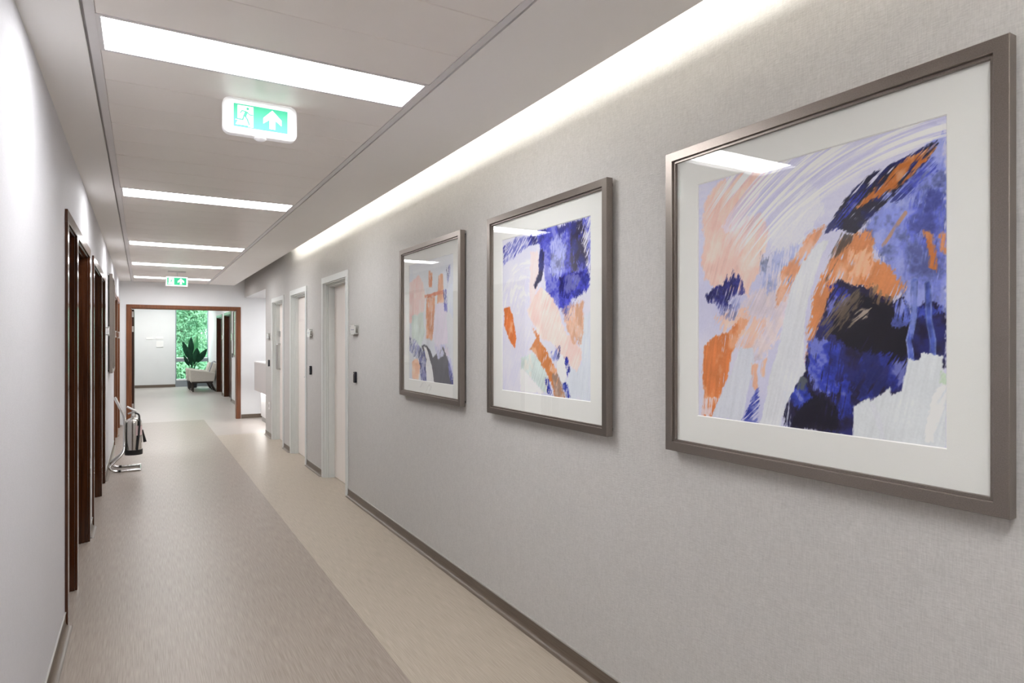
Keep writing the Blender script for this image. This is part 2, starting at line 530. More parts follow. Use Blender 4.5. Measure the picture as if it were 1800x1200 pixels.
# lights of the waiting area and the reception recess
for yy, lb in ((14.4, 'waiting area light panel just beyond the wooden doorway'), (17.8, 'waiting area light panel between the two dark doors'), (21.7, 'waiting area light panel above the armchairs by the window')):
    t = thing('ceiling_light', (0.45, yy, 2.75), 0, lb, 'light', 'waiting area light panels')
    MB().box(-0.6, 0.6, -0.16, 0.16, -0.012, 0.0).build('frame', 'trim_white_metal', t)
    MB().box(-0.58, 0.58, -0.14, 0.14, -0.018, -0.012).build('diffuser', 'lamp_diffuser_far', t)
for xx, lb in ((2.5, 'recessed light panel right over the reception desk'), (3.7, 'recessed light panel in the middle of the reception ceiling'), (4.9, 'recessed light panel by the back wall of reception')):
    t = thing('ceiling_light', (xx, 11.8, ZL), 0, lb, 'light', 'reception light panels')
    MB().box(-0.16, 0.16, -0.6, 0.6, -0.012, 0.0).build('frame', 'trim_white_metal', t)
    MB().box(-0.14, 0.14, -0.58, 0.58, -0.018, -0.012).build('diffuser', 'lamp_reception', t)

# ------------------------------------------------------------------ doors
DOORN = [0]


def door_set(loc, rz, outer_w, outer_h, openings, mats, label, recess=0.10, proud=0.013, handle=None, stop=True, case=CW):
    """local: x right, z up, viewer at -y, wall surface y=0, x measured from the centre of the set"""
    DOORN[0] += 1
    t = thing('door_%d' % DOORN[0], loc, rz, label, 'door', kind='structure')
    cm, lm = mats
    hw = outer_w / 2
    inner_top = outer_h - case
    MB().box(-hw, hw, -proud, 0.0, inner_top, outer_h).build('head_casing', cm, t, bevel=0.002)
    edges = [-hw] + [v for ab in openings for v in ab] + [hw]
    for i in range(0, len(edges), 2):
        MB().box(edges[i], edges[i + 1], -proud, 0.0, 0.0, inner_top).build('side_casing' if i in (0, len(edges) - 2) else 'mullion', cm, t, bevel=0.002)
    for a, b in openings:
        j = MB()
        j.box(a, a + 0.010, 0.0, recess + 0.05, 0, inner_top).box(b - 0.010, b, 0.0, recess + 0.05, 0, inner_top)
        j.box(a + 0.010, b - 0.010, 0.0, recess + 0.05, inner_top - 0.010, inner_top)
        if stop:
            for d0, s in ((0.022, 0.010), (0.040, 0.022)):
                d1 = recess if d0 > 0.03 else d0 + 0.018
                j.box(a + 0.010, a + 0.010 + s, d0, d1, 0, inner_top - 0.01).box(b - 0.010 - s, b - 0.010, d0, d1, 0, inner_top - 0.01)
                j.box(a + 0.010 + s, b - 0.010 - s, d0, d1, inner_top - 0.010 - s, inner_top - 0.010)
        j.build('jamb', cm, t, bevel=0.001)
        MB().box(a + 0.012, b - 0.012, recess, recess + 0.044, 0.008, inner_top - 0.012).build('leaf', lm, t)
    return t


def lever(t, x, y, sgn, z=1.02, m='satin_steel'):
    leaf = [c for c in t.children if c.name.startswith('leaf')][-1]
    b = MB()
    b.lathe([(0.026, 0), (0.026, 0.008), (0.010, 0.010), (0.010, 0.05)], 0, 0, 20)
    b.v = [(x + p[0], y - p[2], z + p[1]) for p in b.v]
    b.tube(rounded([(x, y - 0.045, z), (x + sgn * 0.02, y - 0.05, z), (x + sgn * 0.13, y - 0.05, z)], 0.02), 0.009, 10)
    o = b.build('handle', m, leaf, smooth=True)
    return o


RLAB = ['cream door in grey frame next to the framed prints', 'cream door in grey frame between two other cream doors', 'cream door with long steel pull handle nearest reception']
for i, (c, w, h) in enumerate(RD):
    t = door_set((XR, c, 0), RIGHT, w, h, [(-w / 2 + CW, w / 2 - CW)], ('casing_grey', 'door_cream'), RLAB[i], recess=(0.105, 0.080, 0.090)[i])
    if i == 2:
        leaf = [q for q in t.children if q.name.startswith('leaf')][0]
        xx = -w / 2 + CW + 0.075
        MB().tube(rounded([(xx, 0.0895, 1.04), (xx, 0.045, 1.04), (xx, 0.045, 1.41), (xx, 0.0895, 1.41)], 0.02), 0.013, 12).build('pull_handle', 'satin_steel', leaf, smooth=True)
        MB().box(xx - 0.025, xx + 0.025, 0.072, 0.0895, 1.52, 1.60).build('lock_plate', 'satin_steel', leaf, bevel=0.003)
    else:
        lever(t, w / 2 - CW - 0.07, (0.105, 0.080, 0.090)[i], -1)
LLAB = ['dark wooden double door nearest the plain white wall', 'dark wooden double door beside the leaning chrome extinguisher stand wall',
        'dark wooden door just past the extinguisher stand', 'dark wooden door in the corner beside the wide doorway']
LLAB[1] = 'dark wooden double door between the first dark door and the framed pictures'
for i, (a, b, ops, h) in enumerate(LD):
    c = (a + b) / 2
    t = door_set((XL, c, 0), LEFT, b - a, h, [(p - c, q - c) for p, q in ops], ('wood_dark', 'wood_door') if i < 2 else ('wood_red', 'wood_dark'), LLAB[i], recess=0.13)
    lever(t, ops[-1][0] - c + 0.09, 0.13, 1)
FLAB = ['dark door in the waiting area nearest the doorway', 'dark door in the waiting area behind the armchairs']
for i, (a, b) in enumerate(WD):
    c = (a + b) / 2
    t = door_set((FARX1, c, 0), RIGHT, b - a, 2.19, [(-(b - a) / 2 + CW, (b - a) / 2 - CW)], ('wood_dark', 'wood_door'), FLAB[i], recess=0.09)
    lever(t, (b - a) / 2 - CW - 0.09, 0.09, -1)

# the wide doorway: casing, jambs and the two leaves folded back into the waiting area
DOORN[0] += 1
t = thing('door_%d' % DOORN[0], ((DX0 + DX1) / 2, YE, 0), 0, 'wide red-brown wooden doorway with one leaf folded open', 'door', kind='structure')
hw = (DX1 - DX0) / 2
MB().box(-hw - 0.07, hw + 0.07, -0.016, 0, DZ, DZ + 0.062).build('head_casing', 'wood_red', t, bevel=0.003)
for s in (-1, 1):
    xs = sorted((s * hw, s * (hw + 0.07)))
    MB().box(xs[0], xs[1], -0.016, 0, 0, DZ).build('side_casing', 'wood_red', t, bevel=0.003)
    xs = sorted((s * hw, s * (hw - 0.012)))
    MB().box(xs[0], xs[1], 0, 0.15, 0, DZ - 0.012).build('jamb', 'wood_red', t)
    if s > 0:
        continue
    xs = sorted((s * (hw - 0.002), s * (hw - 0.046)))
    lf = MB().box(xs[0], xs[1], 0.162, 0.162 + 0.80, 0.01, DZ - 0.02).build('leaf', 'wood_door', t, bevel=0.002)
    for zz in (0.25, 1.62, 1.88):
        xs2 = sorted((s * (hw - 0.013), s * (hw - 0.040)))
        MB().box(xs2[0], xs2[1], 0.150, 0.162, zz, zz + 0.10).build('hinge', 'satin_steel', lf)
MB().box(-hw + 0.012, hw - 0.012, 0, 0.15, DZ - 0.012, DZ).build('head_jamb', 'wood_red', t)

# ------------------------------------------------------------------ the tall window and the trees outside
win = thing('window_1', ((WX0 + WX1) / 2, FARY, 0), 0, 'tall window with grey transom looking onto green trees', 'window', kind='structure')
hw = (WX1 - WX0) / 2
f = MB().box(-hw, -hw + 0.03, 0.05, 0.13, 0, 2.72).box(hw - 0.02, hw, 0.05, 0.13, 0, 2.72).box(-hw + 0.03, hw - 0.02, 0.05, 0.13, 2.66, 2.72)
f.build('frame', 'aluminium_grey', win)
MB().box(-hw + 0.03, hw - 0.02, 0.03, 0.15, 0.0, 0.20).build('bottom_rail', 'aluminium_grey', win)
MB().box(-hw + 0.03, hw - 0.02, -0.01, 0.15, 0.80, 0.90).build('transom', 'aluminium_grey', win)
MB().box(-hw + 0.03, hw - 0.02, -0.03, 0.15, 0.9005, 0.935).build('transom_cap', 'plastic_white', win)
MB().box(-hw + 0.03, hw - 0.02, 0.0, 0.15, 0.2005, 0.245).build('bottom_cap', 'plastic_white', win)
for z0, z1 in ((0.245, 0.80), (0.935, 2.66)):
    x0, x1 = -hw + 0.03, hw - 0.02
    g = MB()
    vs = [(x, yy, z) for z in (z0, z1) for yy in (0.085, 0.093) for x in (x0, x1)]
    g.add(vs, [(0, 1, 5, 4)], 0)
    g.add(vs, [(0, 2, 3, 1), (4, 5, 7, 6), (2, 6, 7, 3), (0, 4, 6, 2), (1, 3, 7, 5)], 1)
    g.build('pane', ['glass_window', 'glass_window_body'], win)

tag(MB().box(-30, 34, 24.5, 60, -3.2, -3.0).build('ground', 'grass'), 'grass outside beyond the tall window', 'ground', kind='structure')


def tree(loc, h, rad, n, m, label, seed, rz=1.25):
    rng = np.random.default_rng(seed)
    t = thing('tree', loc, 0, label, 'tree', 'trees outside the window')
    tr = MB().tube([(0, 0, 0), (0.05, 0, h * 0.3), (-0.05, 0.05, h * 0.6), (0, 0, h * 0.85)], 0.14, 8, taper=[1.3, 1, 0.7, 0.3])
    tr.build('trunk', 'bark', t, smooth=True)
    # clumps of leaves
    nc = 90
    d = rng.normal(size=(nc, 3)); d /= np.linalg.norm(d, axis=1)[:, None]
    cc = d * (rng.random((nc, 1)) ** 0.4) * np.array([rad, rad, h * 0.48]) + np.array([0, 0, h * 0.52])
    idx = rng.integers(0, nc, n)
    p = cc[idx] + rng.normal(size=(n, 3)) * 0.30
    a = rng.normal(size=(n, 3)); a /= np.linalg.norm(a, axis=1)[:, None]
    b = np.cross(a, rng.normal(size=(n, 3))); b /= np.linalg.norm(b, axis=1)[:, None]
    s = (0.035 + 0.045 * rng.random((n, 1)))
    v = np.stack([p - a * s, p + b * s * 0.5, p + a * s, p - b * s * 0.5], axis=1).reshape(-1, 3)
    fc = np.arange(4 * n).reshape(-1, 4)
    me = bpy.data.meshes.new('foliage')
    me.from_pydata(v.tolist(), [], fc.tolist())
    me.materials.append(M[m])
    o = bpy.data.objects.new('foliage', me); C.objects.link(o); o.parent = t
    o['kind'] = 'stuff'


tree((1.3, 28.2, -3.0), 7.0, 1.8, 60000, 'foliage', 'pale green leafy tree filling the tall window behind the plant', 1)
tree((6.9, 29.2, -3.0), 7.8, 1.8, 16000, 'foliage', 'green tree outside to the side of the armchairs wall', 2)
tree((-4.3, 29.2, -3.0), 7.8, 1.8, 16000, 'foliage_deep', 'deep green tree outside hidden behind the far white wall', 3)
tree((1.7, 34.2, -3.0), 8.2, 3.3, 70000, 'foliage_deep', 'large deep green tree behind the paler tree outside', 4)

# ------------------------------------------------------------------ framed prints
# paint strokes in print units (0..1000 from the bottom left corner): kind, points, colour, [width,] ragged edge, stroke direction, missing paint, opacity
PAINT_ARC = [
    ('p',[(2,1297),(1000,1000),(1000,780),(823,815),(603,720),(-2,760)],(203,202,222),60,0,0,0.7),
    ('p',[(1000,973),(1000,392),(893,421),(822,551),(766,659),(707,648),(823,806),(893,872),(960,942)],(128,138,205),20,80,0.0,1),
    ('p',[(1000,780),(1000,544),(927,603),(876,680),(893,748),(960,805)],(88,98,196),25,80,0.25,0.8),
    ('p',[(893,642),(1000,662),(1000,426),(893,421),(840,523),(822,597)],(112,122,200),25,80,0.2,0.8),
    ('p',[(39,936),(112,986),(230,1007),(335,988),(313,918),(229,855),(200,803),(313,829),(370,755),(339,672),(311,586),(262,489),(199,538),(124,531),(46,585),(14,661),(34,756),(22,854)],(228,192,182),14,70,0,1),
    ('p',[(199,458),(416,599),(464,489),(414,320),(310,231),(227,319),(139,413)],(207,196,206),25,60,0.1,1),
    ('p',[(93,426),(227,445),(351,408),(310,320),(226,228),(183,319)],(224,184,165),25,60,0.35,0.9),
    ('p',[(335,983),(371,967),(229,787),(147,769),(123,796)],(218,205,214),8,60,0.1,0.9),
    ('p',[(352,757),(422,875),(536,909),(599,850),(581,764),(489,685),(396,654)],(212,212,222),25,50,0,0.9),
    ('p',[(325,651),(489,675),(477,551),(351,495)],(150,160,205),20,80,0.45,0.8),
    ('p',[(603,730),(547,647),(493,570),(440,480),(390,450),(420,577),(489,654),(559,723)],(206,145,110),10,60,0.2,1),
    ('p',[(707,686),(770,699),(776,602),(822,570),(879,502),(855,467),(785,462),(727,503),(666,507),(613,431),(557,301),(523,239),(535,362),(558,484),(603,581),(656,674)],(204,132,84),14,65,0.12,1),
    ('p',[(687,631),(766,640),(766,547),(697,534)],(226,170,138),15,70,0.3,0.9),
    ('s',[(880,729),(844,681),(808,635)],(176,136,110),6,4,65,0.25,0.9),
    ('p',[(931,669),(960,659),(973,598),(970,530),(950,549),(954,600)],(186,112,60),6,80,0.15,1),
    ('p',[(979,648),(1000,654),(1000,578),(984,596)],(190,130,90),6,80,0.2,1),
    ('p',[(970,931),(876,902),(823,894),(747,868),(677,816),(625,747),(596,697),(646,718),(681,699),(714,681),(747,714),(813,768),(876,822),(936,871),(976,917)],(38,36,54),5,41,0.12,1),
    ('p',[(614,715),(708,819),(776,847),(732,792),(650,704)],(52,58,160),6,45,0.5,1),
    ('p',[(976,921),(947,914),(894,903),(850,882),(795,843),(708,762),(766,789),(850,810),(893,836),(944,877)],(182,106,50),6,43,0.35,1),
    ('p',[(960,891),(893,836),(823,788),(841,767),(893,784),(968,837)],(70,80,180),8,40,0.55,0.9),
    ('p',[(667,695),(717,677),(656,625),(602,521),(614,620)],(80,70,66),8,58,0.55,0.9),
    ('p',[(645,538),(687,519),(731,507),(770,500),(794,471),(840,450),(872,463),(897,391),(947,448),(1000,409),(1000,239),(893,243),(884,154),(794,147),(710,92),(710,-6),(433,-3),(423,64),(448,130),(511,197),(530,280),(553,332),(580,392),(607,461)],(31,27,58),9,70,0,1),
    ('p',[(707,491),(794,462),(849,423),(890,359),(898,253),(822,264),(746,281),(666,310),(619,361),(645,420)],(19,15,28),14,60,0.06,1),
    ('p',[(487,112),(579,140),(644,86),(655,4),(467,1)],(20,16,34),12,80,0.1,1),
    ('p',[(530,321),(562,342),(645,322),(662,244),(640,125),(579,140),(534,198)],(48,62,176),16,80,0.15,1),
    ('p',[(613,511),(687,515),(691,457),(635,430),(602,402)],(50,56,170),14,60,0.2,1),
    ('p',[(707,265),(822,286),(884,270),(872,180),(785,137),(706,121)],(42,50,140),16,60,0.45,1),
    ('p',[(623,143),(686,206),(706,72),(665,49)],(40,52,158),14,80,0.3,1),
    ('p',[(451,130),(516,181),(545,117),(487,70)],(44,60,170),10,70,0.3,1),
    ('p',[(849,450),(876,457),(898,377),(876,359),(840,378)],(92,106,196),8,80,0.1,1),
    ('p',[(902,430),(992,417),(960,393),(910,394)],(62,76,180),12,80,0.3,0.9),
    ('p',[(580,402),(707,504),(747,473),(687,399),(602,322)],(112,96,78),16,50,0.55,0.8),
    ('p',[(766,510),(849,468),(840,441),(766,454)],(130,104,80),14,70,0.5,0.8),
    ('p',[(717,427),(766,435),(747,398),(691,370)],(120,108,92),8,35,0.4,0.9),
    ('p',[(492,185),(530,181),(522,136),(492,133)],(86,92,96),8,80,0.3,0.9),
    ('p',[(614,679),(570,669),(512,610),(465,531),(440,448),(414,320),(368,189),(349,101),(317,-7),(416,-6),(438,76),(468,131),(497,179),(527,214),(516,255),(516,342),(523,424),(547,525),(585,613)],(211,213,219),5,75,0.03,1),
    ('s',[(907,510),(905,394),(890,323),(898,263)],(104,120,190),10,3,88,0.1,1),
    ('s',[(907,510),(905,394),(890,323),(898,263)],(70,88,180),6,3,88,0.1,0.8),
    ('s',[(947,497),(950,393),(962,324),(960,276)],(104,120,190),10,3,88,0.1,1),
    ('s',[(947,497),(950,393),(962,324),(960,276)],(70,88,180),6,3,88,0.1,0.8),
    ('p',[(706,99),(762,135),(765,120),(831,170),(833,144),(865,161),(886,266),(925,262),(925,287),(992,278),(989,239),(1000,219),(1000,-2),(706,-5)],(208,212,216),3,78,0.04,1),
    ('p',[(765,113),(781,118),(822,-7),(803,-10)],(206,208,216),6,75,0.3,0.7),
    ('p',[(960,151),(1000,202),(1000,155),(960,13),(935,9)],(232,230,230),5,65,0.2,0.8),
    ('p',[(984,230),(1000,222),(1000,189),(979,201)],(186,206,180),5,65,0.2,0.8),
    ('p',[(35,304),(92,342),(169,361),(227,420),(267,405),(218,342),(180,268),(165,179),(112,81),(75,3),(16,-1),(33,99),(21,196)],(206,122,70),6,82,0.06,1),
    ('p',[(20,73),(112,81),(75,3),(16,-1)],(216,205,212),6,85,0.55,0.9),
    ('p',[(221,296),(291,293),(288,208),(260,116),(234,-1),(75,1),(119,81),(174,179)],(205,208,218),4,78,0.03,1),
    ('p',[(39,522),(78,546),(134,554),(155,604),(170,563),(191,620),(205,572),(220,603),(237,558),(250,519),(199,508),(157,483),(193,458),(115,442),(93,486),(46,483)],(46,46,118),7,70,0.25,1),
    ('p',[(93,486),(228,502),(198,411),(124,413)],(130,135,190),14,70,0.6,0.8),
    ('p',[(277,230),(310,235),(309,120),(288,140)],(226,176,150),5,82,0.25,1),
    ('p',[(331,243),(363,255),(344,177),(326,187)],(228,182,160),5,82,0.25,1),
    ('p',[(234,-1),(282,95),(317,142),(320,98),(311,-5)],(58,68,165),7,40,0.5,1),
    ('p',[(418,-5),(434,129),(451,130),(463,-4)],(205,210,228),8,85,0.5,0.8),
]
PAINT_FALL = [
    ('p',[(0,697),(563,726),(433,321),(225,-39),(0,-15)],(210,208,230),30,60,0,0.9),
    ('p',[(863,447),(1000,474),(1000,0),(718,-2),(806,191),(908,193)],(206,211,220),12,80,0.05,1),
    ('p',[(406,1003),(657,1007),(874,999),(1000,1006),(1000,938),(995,722),(979,614),(908,597),(834,550),(747,489),(639,560),(544,619),(531,762),(499,868),(460,941)],(74,78,186),9,78,0.05,1),
    ('p',[(614,923),(747,939),(747,744),(675,684),(576,725)],(164,170,222),20,85,0.1,0.9),
    ('p',[(817,995),(908,995),(973,879),(973,739),(806,722)],(50,46,76),12,80,0.12,1),
    ('p',[(687,703),(941,708),(852,613),(777,563),(687,584)],(46,46,128),5,70,0.15,0.9),  # darker square: reflection in the glass, painted into the print
    ('p',[(885,953),(1000,985),(1000,628),(941,821)],(222,222,232),10,60,0.65,0.9),
    ('p',[(8,958),(196,994),(433,975),(493,923),(310,916),(189,879),(62,848),(8,831)],(56,60,158),5,40,0.45,1),
    ('p',[(366,882),(460,872),(473,733),(420,599),(352,567)],(232,206,204),6,85,0.05,0.9),
    ('p',[(486,886),(531,864),(519,764),(499,697),(420,651),(400,669),(460,734),(460,820)],(40,38,72),5,70,0.05,1),
    ('p',[(324,515),(400,593),(486,657),(595,596),(687,501),(724,434),(777,352),(863,319),(919,272),(913,218),(868,154),(794,190),(718,238),(626,313),(486,338),(406,418)],(238,206,200),5,60,0,1),
    ('p',[(724,500),(834,537),(930,545),(941,444),(913,313),(829,319),(771,385)],(208,164,138),8,80,0.15,1),
    ('p',[(700,517),(834,528),(806,448),(735,450)],(110,110,170),10,60,0.6,0.9),
    ('p',[(16,546),(100,554),(145,468),(189,340),(167,274),(85,340),(23,426)],(208,118,66),4,75,0.06,1),
    ('p',[(366,426),(460,362),(473,321),(576,246),(663,154),(712,57),(759,1),(639,0),(601,79),(512,167),(433,244),(352,279),(406,321),(433,348)],(200,128,78),5,62,0.08,1),
    ('p',[(614,136),(687,138),(759,1),(639,0)],(150,128,116),6,75,0.15,0.9),
    ('p',[(254,214),(379,258),(486,197),(576,91),(601,12),(466,11),(366,93),(239,142)],(198,210,208),6,60,0.03,1),
    ('p',[(239,149),(366,103),(531,8),(239,-2)],(228,222,234),6,60,0,1),
    ('p',[(601,260),(675,300),(712,271),(687,214),(626,207)],(110,115,185),7,60,0.55,1),
    ('p',[(663,194),(712,248),(759,209),(777,138),(724,77),(675,138)],(228,231,238),3,80,0,1),
    ('p',[(741,235),(777,229),(800,158),(777,132),(747,189)],(48,56,165),5,75,0.2,1),
    ('p',[(525,96),(570,104),(614,6),(563,16)],(48,56,155),5,75,0.25,1),
    ('p',[(724,77),(771,86),(806,10),(759,4)],(60,72,170),5,75,0.3,1),
]
PAINT_HOUSE = [
    ('p',[(2,843),(233,900),(344,831),(401,687),(337,538),(126,479),(-23,495)],(226,194,190),4,75,0,1),
    ('p',[(66,563),(350,571),(381,404),(301,288),(70,355)],(200,211,205),6,70,0,1),
    ('p',[(475,914),(553,890),(556,771),(478,776)],(204,136,100),3,80,0.1,1),
    ('p',[(691,862),(787,864),(806,634),(660,630)],(206,152,116),3,82,0.08,1),
    ('p',[(374,716),(803,735),(804,704),(388,687)],(196,118,86),2,10,0.1,1),
    ('p',[(428,686),(621,695),(601,495),(554,338),(409,356)],(206,146,112),4,85,0.12,1),
    ('p',[(623,632),(853,641),(886,314),(670,284),(566,357)],(212,204,218),4,75,0.1,1),
    ('p',[(791,731),(861,732),(879,557),(819,571)],(76,74,166),3,80,0.3,1),
    ('p',[(856,893),(936,921),(938,835),(872,753)],(110,112,160),4,70,0.5,1),
    ('p',[(896,752),(1007,788),(1006,489),(889,578)],(204,209,228),4,80,0,1),
    ('p',[(-5,365),(157,355),(385,213),(304,114),(161,183),(-4,254)],(128,132,178),4,50,0.5,1),
    ('p',[(593,311),(863,305),(984,140),(987,52),(724,130)],(186,186,214),5,60,0.1,1),
    ('p',[(301,288),(383,309),(490,272),(571,194),(792,286),(890,181),(963,86),(966,-2),(576,-7),(441,119)],(88,88,96),3,70,0.04,1),
    ('p',[(645,256),(768,277),(818,224),(672,183)],(190,192,216),3,60,0.2,1),
    ('p',[(247,185),(384,251),(427,119),(417,-7),(293,-4)],(96,98,150),3,82,0.2,1),
    ('p',[(73,155),(204,184),(276,113),(236,-2),(75,4)],(224,180,154),3,80,0.08,1),
    ('p',[(356,284),(424,281),(547,123),(601,-6),(444,-10),(400,117),(426,176)],(218,218,220),2,78,0,1),
    ('p',[(877,225),(938,138),(998,53),(1000,0),(943,-4),(905,93)],(74,78,150),3,75,0.3,1),
]


def vnoise(x, yv, seed):
    """smooth value noise on arrays"""
    rng = np.random.default_rng(seed)
    G = rng.random((64, 64))
    xi = np.floor(x).astype(int); yi = np.floor(yv).astype(int)
    fx = x - xi; fy = yv - yi
    fx = fx * fx * (3 - 2 * fx); fy = fy * fy * (3 - 2 * fy)
    g = lambda i, j: G[i % 64, j % 64]
    return (g(xi, yi) * (1 - fx) + g(xi + 1, yi) * fx) * (1 - fy) + (g(xi, yi + 1) * (1 - fx) + g(xi + 1, yi + 1) * fx) * fy


def fbm(x, yv, seed, o=3):
    s = 0; a = 0.5; tot = 0
    for i in range(o):
        s = s + a * vnoise(x * 2 ** i, yv * 2 ** i, seed + i * 17); tot += a; a *= 0.5
    return s / tot


def inside(px, py, pts):
    r = np.zeros(px.shape, bool)
    n = len(pts)
    for i in range(n):
        x0, y0 = pts[i]; x1, y1 = pts[(i + 1) % n]
        if y0 == y1:
            continue
        c = ((y0 > py) != (y1 > py)) & (px < (x1 - x0) * (py - y0) / (y1 - y0) + x0)
        r ^= c
    return r


def seg_dist(px, py, pts):
    d = np.full(px.shape, 1e9)
    for (x0, y0), (x1, y1) in zip(pts[:-1], pts[1:]):
        dx, dy = x1 - x0, y1 - y0
        t = np.clip(((px - x0) * dx + (py - y0) * dy) / (dx * dx + dy * dy + 1e-9), 0, 1)
        d = np.minimum(d, np.hypot(px - x0 - t * dx, py - y0 - t * dy))
    return d


def sweep(img, u, v, arcs, seed):
    """dry brush marks running along circular arcs"""
    for (cx, cy, r0, r1, a0, a1, col, amt, per) in arcs:
        rr = np.hypot(u - cx, v - cy); th = np.degrees(np.arctan2(v - cy, u - cx))
        band = np.clip((rr - r0) / 30, 0, 1) * np.clip((r1 - rr) / 30, 0, 1) * np.clip((th - a0) / 8, 0, 1) * np.clip((a1 - th) / 8, 0, 1)
        n = fbm(rr / per, th / 14, seed + 300, 2)
        a = (np.clip((n - 0.48) * 6, 0, 1) * band * amt)[..., None]
        img = img * (1 - a) + np.array(col) * a
    return img


def paint(ops, base, w, h, seed, arcs=None, unit=1.0, arcs_at=1):
    u, v = np.meshgrid(np.linspace(0, 1000, w), np.linspace(0, 1000, h))
    img = np.zeros((h, w, 3))
    wash = fbm(u / 260, v / 260, seed, 4)
    img[:] = np.array(base[0]) + (np.array(base[1]) - np.array(base[0])) * np.clip((wash[..., None] - 0.3) * 2.2, 0, 1)
    for k, op in enumerate(ops):
        if arcs and k == arcs_at:
            img = sweep(img, u, v, arcs, seed)
        sd = seed * 131 + k * 7
        kind, pts, col = op[0], op[1], op[2]
        if kind == 's':
            wd, edge, ang, dry, al = op[3:8]
        else:
            edge, ang, dry, al = op[3:7]
        edge = edge * unit
        xs = [p[0] for p in pts]; ys = [p[1] for p in pts]
        pad = 40 + edge * 2
        m0 = (u > min(xs) - pad) & (u < max(xs) + pad) & (v > min(ys) - pad) & (v < max(ys) + pad)
        if not m0.any():
            continue
        U, V = u[m0], v[m0]
        ca, sa = math.cos(R(ang)), math.sin(R(ang))
        al_ = U * ca + V * sa; ac = -U * sa + V * ca         # along and across the stroke
        wu = U + (fbm(al_ / 40, ac / 12, sd + 1, 3) - 0.5) * edge * 2.2 * ca + (fbm(U / 60, V / 60, sd + 2, 3) - 0.5) * edge * 2.0
        wv = V + (fbm(al_ / 40, ac / 12, sd + 1, 3) - 0.5) * edge * 2.2 * sa + (fbm(U / 60, V / 60, sd + 3, 3) - 0.5) * edge * 2.0
        if kind == 'p':
            q = 1.5 + 0.35 * edge
            ins = sum(inside(wu + ox * q, wv + oy * q, pts).astype(float) for ox, oy in ((-1, -0.4), (0.4, -1), (1, 0.4), (-0.4, 1), (0, 0))) / 5.0
            fleck = vnoise(al_ / 11, ac / 4.0, sd + 11)
            ins = np.clip(ins + (fleck - 0.5) * 1.6 * (ins > 0.05) * (ins < 0.95), 0, 1)
        else:
            ins = np.clip((wd * unit - seg_dist(wu, wv, pts)) / 2.0 + 0.5, 0, 1)
        st = fbm(al_ / 150, ac / 7.0, sd + 4, 3)
        keep = np.ones(U.shape)
        if dry > 0.05:
            st2 = fbm(al_ / 60, ac / 5.0, sd + 5, 2) * 0.6 + fbm(U / 45, V / 45, sd + 6, 3) * 0.4
            keep = np.clip((st2 - (0.30 + 0.32 * dry)) * 9 + 0.5, 0, 1) if dry > 0.08 else np.clip((st2 - 0.2) * 9, 0, 1)
        a = ins * keep * al
        tone = (1 + (st - 0.5) * (0.07 if min(col) > 200 else 0.13) + (fbm(U / 90, V / 90, sd + 8, 3) - 0.5) * (0.05 if min(col) > 200 else 0.16))[:, None]
        c = np.array(col)[None, :] * tone
        if col[2] - col[0] > 45 and max(col) > 80:    # blues vary between ink and pale wash
            mo = (fbm(U / 75 + fbm(U / 50, V / 50, sd + 21, 2), V / 110, sd + 22, 5) + (fbm(U / 14, V / 14, sd + 25, 3) - 0.5) * 0.30)[:, None]
            c = c * (1 - np.clip((0.5 - mo) * 1.8, 0, 0.32)) + (np.array((188, 192, 224))[None, :] - c) * np.clip((mo - 0.53) * 3.0, 0, 0.42)
        elif 90 < min(col) < 200 or col[0] - col[2] > 60:
            mo = fbm(U / 60, V / 80, sd + 23, 4)[:, None]
            c = c + (np.array((236, 216, 206))[None, :] - c) * np.clip((mo - 0.56) * 2.6, 0, 0.4)
        if 36 < max(col) < 80:     # dark passages show deep blue underpaint
            bl = np.clip((fbm(U / 70, V / 70, sd + 9, 4) - 0.52) * 7, 0, 1)[:, None]
            c = c * (1 - 0.55 * bl) + np.array((42, 50, 140))[None, :] * 0.55 * bl
        img[m0] = img[m0] * (1 - a[:, None]) + c * a[:, None]
    grain = (vnoise(u / 4, v / 4, seed + 500) - 0.5)[..., None] * 7
    return np.clip(img + grain, 4, 250)


def print_mesh(name, img, w, h, x0, z0, y):
    hh, ww = img.shape[:2]
    gx, gz = np.meshgrid(np.linspace(x0, x0 + w, ww), np.linspace(z0, z0 + h, hh))
    co = np.stack([gx, np.full_like(gx, y), gz], axis=-1).reshape(-1, 3)
    i = np.arange(hh * ww).reshape(hh, ww)
    q = np.stack([i[:-1, :-1], i[:-1, 1:], i[1:, 1:], i[1:, :-1]], axis=-1).reshape(-1, 4)
    me = bpy.data.meshes.new(name)
    me.vertices.add(len(co)); me.vertices.foreach_set('co', co.ravel().astype(np.float32))
    me.loops.add(q.size); me.loops.foreach_set('vertex_index', q.ravel().astype(np.int32))
    me.polygons.add(len(q)); me.polygons.foreach_set('loop_start', np.arange(0, q.size, 4, dtype=np.int32))
    me.update(calc_edges=True)
    c = img.reshape(-1, 3) / 255.0
    c = np.where(c <= 0.04045, c / 12.92, ((c + 0.055) / 1.055) ** 2.4)
    c = np.clip(c * 1.22, 0, 0.88)
    at = me.color_attributes.new('paint', 'FLOAT_COLOR', 'POINT')
    at.data.foreach_set('color', np.concatenate([c, np.ones((len(c), 1))], axis=1).ravel().astype(np.float32))
    me.materials.append(M['printed_paint'])
    o = bpy.data.objects.new(name, me)
    C.objects.link(o)
    return o


